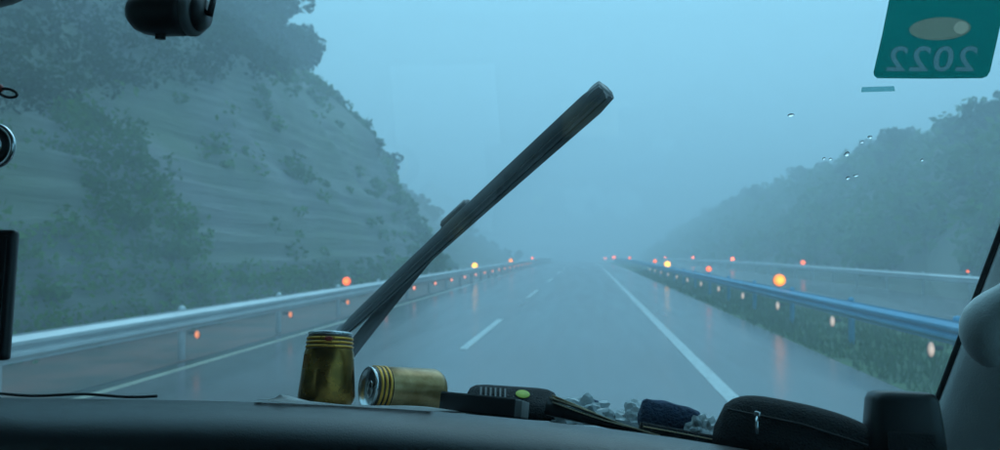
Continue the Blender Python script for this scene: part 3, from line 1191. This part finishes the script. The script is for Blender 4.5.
can = make_can(0.082, 0.0325, 0.0268, 'upright gold and olive drink can with ringed neck on the dashboard', False)
can.location = seat(326, 400, 0.875, 0.004)
can.rotation_euler = (TILT * 0.8, R(1.5), R(10))
can2 = make_can(0.098, 0.029, 0.0265, 'gold drink can lying on its side with its silver end showing', True)
p = seat(438, 400, 0.985, 0.030)
can2.location = p
q = seat(371, 400, 0.925, 0.030)
dr = (q - p).normalized()
can2.rotation_euler = dr.to_track_quat('Z', 'Y').to_euler()

# flat black box
root = empty('flat_box', seat(481, 412, 0.865, 0.001), (TILT, R(3), R(-6)), 'flat black box with grey end lying before the black device', 'box')
bm = bmesh.new()
box(bm, (0, 0, 0.0095), (0.084, 0.05, 0.019), bevel=0.0012)
obj('carton', bm, M_BLACK, root)
bm = bmesh.new()
box(bm, (0.0455, 0, 0.0092), (0.0075, 0.0496, 0.0184), bevel=0.001)
obj('end_flap', bm, M_CARD, root)
bm = bmesh.new()
box(bm, (0, 0.0, 0.01965), (0.083, 0.049, 0.0006))
obj('top_label', bm, M_CARD, root)

# black device with vent slots and oval sticker
root = empty('dash_device', seat(512, 400, 0.945, 0.001), (TILT, R(4), R(8)), 'black rounded device with vent slots and a lime oval sticker', 'device')
bm = bmesh.new()
pr_ = [(-0.032, 0.0), (-0.034, 0.010), (-0.030, 0.018), (-0.012, 0.034), (0.0, 0.0375), (0.022, 0.038), (0.032, 0.034), (0.036, 0.02), (0.035, 0.0)]
secs = []
for x, s_ in ((-0.056, 0.70), (-0.053, 0.86), (-0.047, 0.96), (-0.035, 1), (0.030, 1), (0.042, 0.97), (0.050, 0.88), (0.0545, 0.68)):
    secs.append([Vector((x, a * (0.85 + 0.15 * s_), b * s_)) for a, b in pr_])
loft(bm, secs)
obj('casing', bm, M_FABRIC, root)
ang = math.atan2(0.016, 0.018)
for k in range(6):
    bm = bmesh.new()
    box(bm, (-0.040 + k * 0.0058, -0.0225, 0.0268), (0.0022, 0.018, 0.0014), (ang, 0, 0), bevel=0.0004)
    obj('vent_slat', bm, M_CARD, root)
bm = bmesh.new()
lathe(bm, [(0.009, 0), (0.009, 0.0005), (0.0085, 0.0008)], 28, m=Matrix.Translation((0.010, -0.0205, 0.0274)) @ Matrix.Rotation(ang, 4, 'X') @ Matrix.Diagonal((0.95, 0.85, 1, 1)))
obj('sticker', bm, M_STICK, root)


def crumple(seed, sx, sy, sz, sub=3, amp=0.35, fr=2.6):
    rr = np.random.default_rng(seed)
    bm = bmesh.new()
    bmesh.ops.create_icosphere(bm, subdivisions=sub, radius=1)
    ks = rr.normal(size=(7, 3)) * fr
    ph = rr.random(7) * 6.28
    for v_ in bm.verts:
        d = np.array(v_.co)
        w = sum(abs(math.sin(float(k_ @ d) + p_)) for k_, p_ in zip(ks, ph)) / 7 - 0.6
        f_ = 1 + amp * w * 2
        v_.co = Vector((d[0] * sx * f_, d[1] * sy * f_, max(-0.25, d[2]) * sz * f_))
    zmin = min(v_.co.z for v_ in bm.verts)
    for v_ in bm.verts: v_.co.z -= zmin
    return bm


def bag(px, Y, seed, sx, sy, sz, label, inner):
    root = empty('plastic_bag', seat(px, 410, Y, 0.002), (TILT, 0, 0), label, 'bag')
    obj('wrapper', crumple(seed, sx, sy, sz, 4, 0.55, 4.2), M_FILM, root, smooth=False)
    for (dx, dz, a, b_, c_) in inner:
        obj('contents', crumple(seed + 5, a, b_, c_, 3, 0.18, 1.8), M_NAVY, root, loc=(dx, 0.004, dz))
    return root


bag(583, 0.93, 51, 0.034, 0.022, 0.023, 'crumpled clear plastic bag beside the black device', [(0.010, 0.012, 0.018, 0.014, 0.015), (-0.012, 0.006, 0.010, 0.012, 0.012)])
bag(638, 0.93, 53, 0.024, 0.018, 0.024, 'small crumpled clear wrapper beside the navy pouch', [(0.004, 0.01, 0.008, 0.01, 0.008)])
bag(703, 0.84, 57, 0.016, 0.012, 0.020, 'torn scrap of clear wrapping between navy and black pouches', [])
bm = bmesh.new()
bmesh.ops.create_icosphere(bm, subdivisions=4, radius=1)
for v_ in bm.verts:
    sq = lambda q_, p_: math.copysign(abs(q_) ** p_, q_)
    d = v_.co.copy()
    l_ = max(abs(d.x), abs(d.y), abs(d.z)) ** 0.55
    d /= l_
    wr = 1 + 0.03 * math.sin(9 * d.x + 4 * d.z) + 0.03 * math.sin(7 * d.y - 6 * d.x + 1)
    v_.co = Vector((d.x * 0.0345 * wr, d.y * 0.024, d.z * 0.0165 * wr * (1 - 0.12 * d.x) + 0.0165))
o = obj('cloth_pouch', bm, M_NAVY, loc=seat(668, 412, 0.87, 0.007), rot=(TILT, R(8), R(-8)))
tag(o, 'plump navy cloth pouch lying on the dashboard', 'pouch')

# folded cardboard leaflets with worn edges
root = empty('folded_leaflet', seat(600, 420, 0.80, 0.002), (TILT, R(10), R(-3)), 'folded leaflet with worn cream edges in front of the plastic bags', 'leaflet')
bm = bmesh.new()
secs = []
for k in range(9):
    u = k / 8
    hh = 0.0135 * (1 - u) ** 1.2 + 0.0015
    x = -0.056 + 0.112 * u
    secs.append([Vector((x, -0.022, 0)), Vector((x, -0.023, hh * 0.6)), Vector((x, -0.021, hh)), Vector((x, 0.03, hh)), Vector((x, 0.03, 0))])
loft(bm, secs)
obj('cover', bm, M_BLACK, root)
for k, (dz, x0_, x1_, tw) in enumerate(((0.0004, -0.054, 0.058, 0.0), (0.0026, -0.052, 0.056, 0.015), (-0.0042, -0.050, 0.048, 0.0))):
    bm = bmesh.new()
    secs = []
    for q in range(15):
        u = q / 14
        x = x0_ + (x1_ - x0_) * u
        hh = (0.0135 + dz) * (1 - u) ** 1.2 + 0.0022 + 0.0007 * math.sin(u * 6 + k)
        secs.append([Vector((x, -0.026 + tw * u, hh)), Vector((x, -0.026 + tw * u, hh + 0.0011)), Vector((x, 0.028, hh + 0.0011)), Vector((x, 0.028, hh))])
    loft(bm, secs)
    obj('fold', bm, M_CREAM, root)
o = empty('flat_wallet', seat(688, 430, 0.80, 0.001), (TILT, R(8.5), R(-4)), 'flat black wallet lying under the edge of the navy pouch', 'wallet')
bm = bmesh.new()
box(bm, (0, 0, 0.0045), (0.098, 0.045, 0.009), bevel=0.003)
w_ = obj('cover', bm, M_FABRIC, o)
bm = bmesh.new()
tube(bm, [(-0.046, -0.0226, 0.005), (0, -0.0232, 0.005), (0.046, -0.0226, 0.005)], 0.0006, 6)
obj('stitching', bm, M_CREAM, o)

# black zip pouch
root = empty('zip_pouch', seat(796, 440, 0.775, -0.004), (TILT, R(9), R(-10)), 'long black fabric zip pouch with silver zip pull', 'pouch')
bm = bmesh.new()
secs = []
for k in range(25):
    u = -1 + 2 * k / 24
    e_ = (1 - abs(u) ** 5) ** 0.5 if abs(u) < 1 else 0.0
    top = (0.057 - 0.010 * max(0, u) ** 1.5) * (0.35 + 0.65 * e_)
    dep = 0.036 * (0.4 + 0.6 * e_)
    sec = []
    for j in range(20):
        a = 2 * math.pi * j / 20
        ca, sa = math.cos(a), math.sin(a)
        sq = lambda v_, p_: math.copysign(abs(v_) ** p_, v_)
        sec.append(Vector((u * 0.079, sq(ca, 0.6) * dep, top * 0.5 + sq(sa, 0.55) * top * 0.5)))
    secs.append(sec)
loft(bm, secs)
obj('case', bm, M_FABRIC, root)
bm = bmesh.new()
tube(bm, [(-0.070 + 0.0112 * k, -0.0372, 0.036 - 0.0013 * max(0, k - 6)) for k in range(12)], 0.0013, 6)
z_ = obj('zip', bm, M_RUBBER, root)
bm = bmesh.new()
box(bm, (-0.0435, -0.0395, 0.037), (0.0055, 0.004, 0.0045), bevel=0.001)
tube(bm, [(-0.0435, -0.0405, 0.035), (-0.0425, -0.0415, 0.027), (-0.041, -0.0410, 0.019)], [0.0013, 0.0017, 0.0019], 8)
obj('zip_pull', bm, M_CHROME, z_)

# black tapered holder by the pillar
root = empty('dash_holder', seat(905, 450, 0.745, -0.006), (TILT * 0.6, 0, R(-6)), 'black tapered plastic holder at the foot of the pillar', 'holder')
bm = bmesh.new()
secs = []
for z, a, b_ in ((0.0, 0.034, 0.026), (0.05, 0.031, 0.024), (0.072, 0.0285, 0.022), (0.078, 0.026, 0.019), (0.080, 0.021, 0.015)):
    sec = []
    for j in range(24):
        t = 2 * math.pi * j / 24
        sq = lambda v_: math.copysign(abs(v_) ** 0.4, v_)
        sec.append(Vector((sq(math.cos(t)) * a, sq(math.sin(t)) * b_, z)))
    secs.append(sec)
loft(bm, secs)
obj('shell', bm, M_BLACK, root)
bm = bmesh.new()
box(bm, (0, -0.0262, 0.030), (0.038, 0.003, 0.030), bevel=0.0012)
obj('front_clip', bm, M_FABRIC, root)

# thin black cable on the crest at the left
bm = bmesh.new()
pts = []
for k in range(15):
    px = -40 + 197 * k / 14
    p = at(px, 397, 0.735)
    pts.append(Vector((p.x, 0.735, tray(p.x, 0.735) + 0.0035 + 0.0012 * math.sin(k * 0.9))))
tube(bm, pts, 0.0015, 8)
o = obj('cable', bm, M_RUBBER)
tag(o, 'thin black cable lying along the dashboard edge', 'cable')

# ------------------------------------------------------------------ things on or near the glass
# inspection sticker
M_TEAL = bpy.data.materials.new('teal_sticker')
M_TEAL.use_nodes = True


def backlit(name, dcol, tcol, fac=0.6):
    m = bpy.data.materials.new(name)
    m.use_nodes = True
    N = m.node_tree.nodes
    L = m.node_tree.links
    N.remove(N['Principled BSDF'])
    d = N.new('ShaderNodeBsdfDiffuse')
    t = N.new('ShaderNodeBsdfTranslucent')
    n = N.new('ShaderNodeTexNoise')
    n.inputs['Scale'].default_value = 60
    mxc = N.new('ShaderNodeMix'); mxc.data_type = 'RGBA'
    mxc.inputs[6].default_value = (*tcol, 1)
    mxc.inputs[7].default_value = (*(c_ * 0.8 for c_ in tcol), 1)
    L.new(n.outputs['Fac'], mxc.inputs[0])
    L.new(mxc.outputs[2], t.inputs[0])
    d.inputs[0].default_value = (*dcol, 1)
    mx = N.new('ShaderNodeMixShader')
    mx.inputs[0].default_value = fac
    L.new(d.outputs[0], mx.inputs[1]); L.new(t.outputs[0], mx.inputs[2])
    L.new(mx.outputs[0], N['Material Output'].inputs[0])
    return m




def tinted(name, dcol, tint, fac):
    """printed film that lets some of the daylight through"""
    m = bpy.data.materials.new(name)
    m.use_nodes = True
    N = m.node_tree.nodes
    L = m.node_tree.links
    N.remove(N['Principled BSDF'])
    d = N.new('ShaderNodeBsdfDiffuse')
    d.inputs[0].default_value = (*dcol, 1)
    t = N.new('ShaderNodeBsdfTransparent')
    n = N.new('ShaderNodeTexNoise')
    n.inputs['Scale'].default_value = 90
    mxc = N.new('ShaderNodeMix'); mxc.data_type = 'RGBA'
    mxc.inputs[6].default_value = (*tint, 1)
    mxc.inputs[7].default_value = (*(c_ * 0.85 for c_ in tint), 1)
    L.new(n.outputs['Fac'], mxc.inputs[0])
    L.new(mxc.outputs[2], t.inputs[0])
    mx = N.new('ShaderNodeMixShader')
    mx.inputs[0].default_value = fac
    L.new(d.outputs[0], mx.inputs[1]); L.new(t.outputs[0], mx.inputs[2])
    L.new(mx.outputs[0], N['Material Output'].inputs[0])
    return m


M_TEAL = tinted('teal_sticker', (0.02, 0.10, 0.11), (0.10, 0.48, 0.44), 0.9)
M_TEAL2 = tinted('pale_teal_print', (0.30, 0.34, 0.31), (0.44, 0.58, 0.59), 0.85)
M_TAN = tinted('tan_print', (0.38, 0.34, 0.24), (0.58, 0.58, 0.50), 0.85)
M_TEAL3 = tinted('yellowish_print', (0.40, 0.42, 0.30), (0.78, 0.72, 0.62), 0.85)


def glass_poly(name, pix, m, off, parent=None, th=0.0004):
    bm = bmesh.new()
    pts = [on_glass(a, b, off) for a, b in pix]
    loft(bm, [pts, [p_ - WN * th for p_ in pts]])
    return obj(name, bm, m, parent, smooth=False)


st = empty('inspection_sticker', on_glass(935, 78, -0.003), label='dark teal sticker reading 2022 in reverse on the windscreen', cat='sticker')


def rel(o, par):
    o.parent = par
    o.matrix_parent_inverse = Matrix.Translation(par.location).inverted()


back = glass_poly('backing', [(894, -30), (889, 0), (882, 35), (873.5, 72), (874, 75.5), (877, 78), (930, 78.5), (982, 78), (987, 76), (990, 71), (997, 40), (1004, 8), (1012, -30)], M_TEAL, -0.0034)
ell = lambda cx, cy, a_, b_, n_: [(cx + a_ * math.cos(q * 2 * math.pi / n_), cy + b_ * math.sin(q * 2 * math.pi / n_) - 0.04 * a_ * math.cos(q * 2 * math.pi / n_)) for q in range(n_)]
emb = glass_poly('emblem', ell(940, 28.5, 31, 11.5, 32), M_TAN, -0.0034)
emb2 = glass_poly('emblem_highlight', ell(961, 27.5, 7.5, 6.5, 20), M_TEAL3, -0.0034)
# mirrored year, seen from behind
cu = bpy.data.curves.new('digits', 'FONT')
cu.body = '2022'
cu.size = 1.0
cu.offset = 0.015
cu.extrude = 0.5
cu.space_character = 1.12
tmp = bpy.data.objects.new('digits', cu)
COL.objects.link(tmp)
dg = bpy.context.evaluated_depsgraph_get()
me = bpy.data.meshes.new_from_object(tmp.evaluated_get(dg))
bpy.data.objects.remove(tmp)
co = np.array([v_.co[:] for v_ in me.vertices])
lo, hi = co.min(0), co.max(0)
c00, c10, c01, c11 = on_glass(886, 71.5, -0.0036), on_glass(974, 71.5, -0.0036), on_glass(890, 46, -0.0036), on_glass(979, 46, -0.0036)
for v_ in me.vertices:
    u = 1 - (v_.co.x - lo[0]) / (hi[0] - lo[0])      # mirrored: printed to be read from outside
    w = (v_.co.y - lo[1]) / (hi[1] - lo[1])
    p_ = (c00 * (1 - u) + c10 * u) * (1 - w) + (c01 * (1 - u) + c11 * u) * w
    v_.co = p_ + WN * v_.co.z * 0.0004
bm = bmesh.new()
bm.from_mesh(me)
bmesh.ops.remove_doubles(bm, verts=bm.verts[:], dist=1e-6)
dig = obj('digits', bm, M_TEAL2, smooth=False)
# the print takes the place of the teal: cut it out of the backing
for body, tool in ((back, emb), (back, dig), (emb, emb2)):
    tb = tool.copy()
    tb.data = tool.data.copy()
    for v_ in tb.data.vertices:
        d_ = (v_.co - WB).dot(WN) + 0.0036
        v_.co += WN * (0.002 if d_ > 0 else -0.002)
    COL.objects.link(tb)
    md = body.modifiers.new('cut', 'BOOLEAN')
    md.operation = 'DIFFERENCE'
    md.solver = 'EXACT'
    md.object = tb
    dg = bpy.context.evaluated_depsgraph_get()
    me2 = bpy.data.meshes.new_from_object(body.evaluated_get(dg))
    body.modifiers.clear()
    body.data = me2
    bpy.data.objects.remove(tb)
for q_ in (back, emb, emb2, dig): rel(q_, st)

o = glass_poly('pale_strip', [(862, 87), (894, 86), (895, 91), (861, 92)], tinted('strip', (.1, .3, .3), (.62, .85, .85), .9), -0.0032)  # thin pale tinted strip on the glass
tag(o, 'tiny pale green translucent strip on the glass under the sticker', 'sticker')

# rain drops on the outside of the glass
M_DROP = mat('water', (1, 1, 1), 0.0)
bn = M_DROP.node_tree.nodes['Principled BSDF']
bn.inputs['Transmission Weight'].default_value = 1
bn.inputs['IOR'].default_value = 1.33
bn.inputs['Roughness'].default_value = 0.0
for px, py, w, h_, rot in ((791, 115, 3.6, 1.5, 0), (847, 154, 3, 2.2, 0), (848, 178, 2.6, 1.7, .4), (856, 175.5, 2.8, 1.3, .2), (824, 158.5, 1.6, 1.4, 0), (830.5, 159, 1.6, 1.4, 0), (862, 142, 2, 1.1, 0), (870, 137, 2.4, 1.5, 0), (922, 160, 2, 1.3, .3)):
    p_ = on_glass(px, py, 0.0026)
    s_ = 0.85 / F
    bm = bmesh.new()
    n_ = 14
    rings = []
    for kk in range(5):
        f_ = math.cos(kk * math.pi / 10)
        zz = math.sin(kk * math.pi / 10) * min(w, h_) * 0.5 * s_
        ring = []
        for a in range(n_):
            t = 2 * math.pi * a / n_
            irr = 1 + 0.10 * math.sin(2 * t + px) + 0.06 * math.sin(3 * t + py)
            xx, yy = math.cos(t) * w * f_ * irr, math.sin(t) * h_ * f_ * irr * 1.3
            xr_, yr_ = xx * math.cos(rot) - yy * math.sin(rot), xx * math.sin(rot) + yy * math.cos(rot)
            ring.append(Vector((1, 0, 0)) * xr_ * s_ + WU * yr_ * s_ + WN * zz)
        rings.append(ring)
    loft(bm, rings)
    o = obj('rain_drop', bm, M_DROP, loc=p_)
    tag(o, 'small clear rain drop clinging to the windscreen', 'rain drop', 'rain drops on the windscreen')

# dash camera hanging from the glass
c0 = at(168, 13, 0.70)
root = empty('dash_camera', c0, label='black barrel-shaped dash camera fixed high on the windscreen', cat='camera')
k_ = 0.70 / F * 1.02
bm = bmesh.new()
Mx = Matrix.Rotation(R(3), 4, 'Y') @ Matrix.Rotation(R(90), 4, 'Y')
lathe(bm, [(4 * k_, -44 * k_), (12 * k_, -41 * k_), (19 * k_, -34 * k_), (23 * k_, -24 * k_), (24.5 * k_, -8 * k_), (23.5 * k_, 14 * k_), (23 * k_, 22 * k_)], 32, m=Mx)
obj('barrel', bm, M_BLACK, root)
bm = bmesh.new()
lathe(bm, [(22 * k_, 22 * k_), (23.6 * k_, 24 * k_), (23.2 * k_, 30 * k_), (21 * k_, 33 * k_)], 32, m=Mx)
obj('grey_ring', bm, M_CARD, root)
bm = bmesh.new()
lathe(bm, [(18 * k_, 33 * k_), (19 * k_, 36 * k_), (14 * k_, 42 * k_)], 32, m=Mx)
obj('end_cap', bm, M_BLACK, root)
bm = bmesh.new()
lathe(bm, [(5.5 * k_, -27 * k_), (5.2 * k_, -25 * k_), (6.5 * k_, -22 * k_)], 16, m=Matrix.Translation((-8 * k_, 0, 0)))
obj('button', bm, M_BLACK, root)
g0 = on_glass(178, -18, -0.003)
bm = bmesh.new()
tube(bm, [Vector((6 * k_, 0, 15 * k_)), (g0 - c0) * 0.55 + Vector((0, 0, 8 * k_)), g0 - c0], [0.011, 0.010, 0.014], 12)
obj('bracket', bm, M_BLACK, root)
bm = bmesh.new()
tube(bm, [Vector((38 * k_, 0, 2 * k_)), Vector((46 * k_, 0.0, -3 * k_)), Vector((47 * k_, 0.004, 12 * k_)), Vector((40 * k_, 0.02, 60 * k_))], [0.004, 0.0038, 0.003, 0.003], 10)
obj('lead', bm, M_BLACK, root)

# rear-view mirror, corner just in frame
c0 = at(-70, -26, 0.66)
root = empty('rear_view_mirror', c0, (0, R(-6), R(8)), 'black rear-view mirror reaching in at the top left', 'mirror')
bm = bmesh.new()
secs = []
for y, f_ in ((0.025, 0.80), (0.012, 0.96), (-0.004, 1.0), (-0.009, 0.985)):
    sec = []
    for j in range(32):
        t = 2 * math.pi * j / 32
        sq = lambda v_, p_: math.copysign(abs(v_) ** p_, v_)
        sec.append(Vector((sq(math.cos(t), 0.45) * 0.091 * f_, y, sq(math.sin(t), 0.5) * 0.036 * f_)))
    secs.append(sec)
loft(bm, secs)
obj('housing', bm, M_BLACK, root)
bm = bmesh.new()
sec = [Vector((math.copysign(abs(math.cos(2 * math.pi * j / 32)) ** 0.45, math.cos(2 * math.pi * j / 32)) * 0.086, 0, math.copysign(abs(math.sin(2 * math.pi * j / 32)) ** 0.5, math.sin(2 * math.pi * j / 32)) * 0.032)) for j in range(32)]
loft(bm, [[p_ + Vector((0, -0.0088, 0)) for p_ in sec], [p_ + Vector((0, -0.0115, 0)) for p_ in sec]])
obj('mirror_glass', bm, M_CHROME, root)
bm = bmesh.new()
tube(bm, [(0, 0.02, 0.0), (0, 0.05, 0.04), (0, 0.06, 0.14)], [0.010, 0.009, 0.012], 12)
obj('stalk', bm, M_BLACK, root)

# charm hanging from the mirror
hp = at(-6, 146, 0.665)
root = empty('hanging_charm', hp, label='silver ringed charm hanging on a black cord with a red bead', cat='charm')
k_ = 0.665 / F
bm = bmesh.new()
tube(bm, [(22 * k_ * math.cos(a * math.pi / 20), 0, 22 * k_ * math.sin(a * math.pi / 20)) for a in range(40)], 3.2 * k_, 12, closed=True)
obj('ring', bm, M_CHROME, root)
bm = bmesh.new()
lathe(bm, [(19.5 * k_, -0.002), (19.5 * k_, 0.002), (13 * k_, 0.0034), (12 * k_, 0.002)], 36, m=Matrix.Rotation(R(90), 4, 'X'))
obj('disc', bm, M_BLACK, root)
bm = bmesh.new()
tube(bm, [(11 * k_ * math.cos(a * math.pi / 16), -0.004, 11 * k_ * math.sin(a * math.pi / 16)) for a in range(32)], 2.2 * k_, 10, closed=True)
obj('inner_ring', bm, M_CHROME, root)
bm = bmesh.new()
top = at(-14, -2, 0.665) - hp
tube(bm, [(0, 0, 24 * k_), (2 * k_, 0, 50 * k_), top * 0.6, top], 1.2 * k_, 8)
obj('cord', bm, M_RUBBER, root)
bm = bmesh.new()
lp = at(8, 93, 0.665) - hp
tube(bm, [lp + Vector((10.5 * k_ * math.cos(a * math.pi / 10), 0, 4.5 * k_ * math.sin(a * math.pi / 10) - 2 * k_ * math.cos(a * math.pi / 10))) for a in range(20)], 1.6 * k_, 8, closed=True)
obj('loop', bm, M_RUBBER, root)
bm = bmesh.new()
bp_ = at(-1, 88, 0.665) - hp
bmesh.ops.create_icosphere(bm, subdivisions=2, radius=5 * k_, matrix=Matrix.Translation(bp_))
obj('bead', bm, M_RED, root)

# phone on its mount, edge just in frame
c0 = at(-62, 295, 0.62)
root = empty('phone', c0, (R(-6), 0, R(14)), 'dark phone on a dashboard mount reaching in at the left', 'phone')
bm = bmesh.new()
box(bm, (0, 0, 0), (0.122, 0.010, 0.114), bevel=0.0045, seg=3)
obj('case', bm, M_BLACK, root)
bm = bmesh.new()
box(bm, (0, -0.0056, 0), (0.110, 0.0014, 0.102), bevel=0.0005)
obj('screen', bm, mat('dark_screen', (0.01, 0.012, 0.015), 0.12), root)
bm = bmesh.new()
foot = Vector((c0.x - 0.10, 0.78, tray(c0.x - 0.10, 0.78))) - c0
ri = Euler((R(-6), 0, R(14))).to_matrix().inverted()
foot = ri @ foot
tube(bm, [(-0.02, 0.006, 0), (-0.03, 0.04, -0.01), foot + Vector((0, 0, 0.02)), foot], [0.012, 0.009, 0.012, 0.026], 14)
obj('mount', bm, M_BLACK, root)

# ------------------------------------------------------------------ the fog itself
bm = bmesh.new()
box(bm, (5, 160, 14), (300, 470, 44))
hz = obj('haze', bm, None, smooth=False)
hm = bpy.data.materials.new('haze')
hm.use_nodes = True
N = hm.node_tree.nodes
N.remove(N['Principled BSDF'])
pv = N.new('ShaderNodeVolumePrincipled')
pv.inputs['Color'].default_value = (0.82, 0.89, 0.96, 1)
pv.inputs['Density'].default_value = 0.0125
pv.inputs['Anisotropy'].default_value = 0.2
hm.node_tree.links.new(pv.outputs[0], N['Material Output'].inputs['Volume'])
hz.data.materials.append(hm)
tag(hz, 'pale blue fog filling the whole valley', 'fog', kind='stuff')
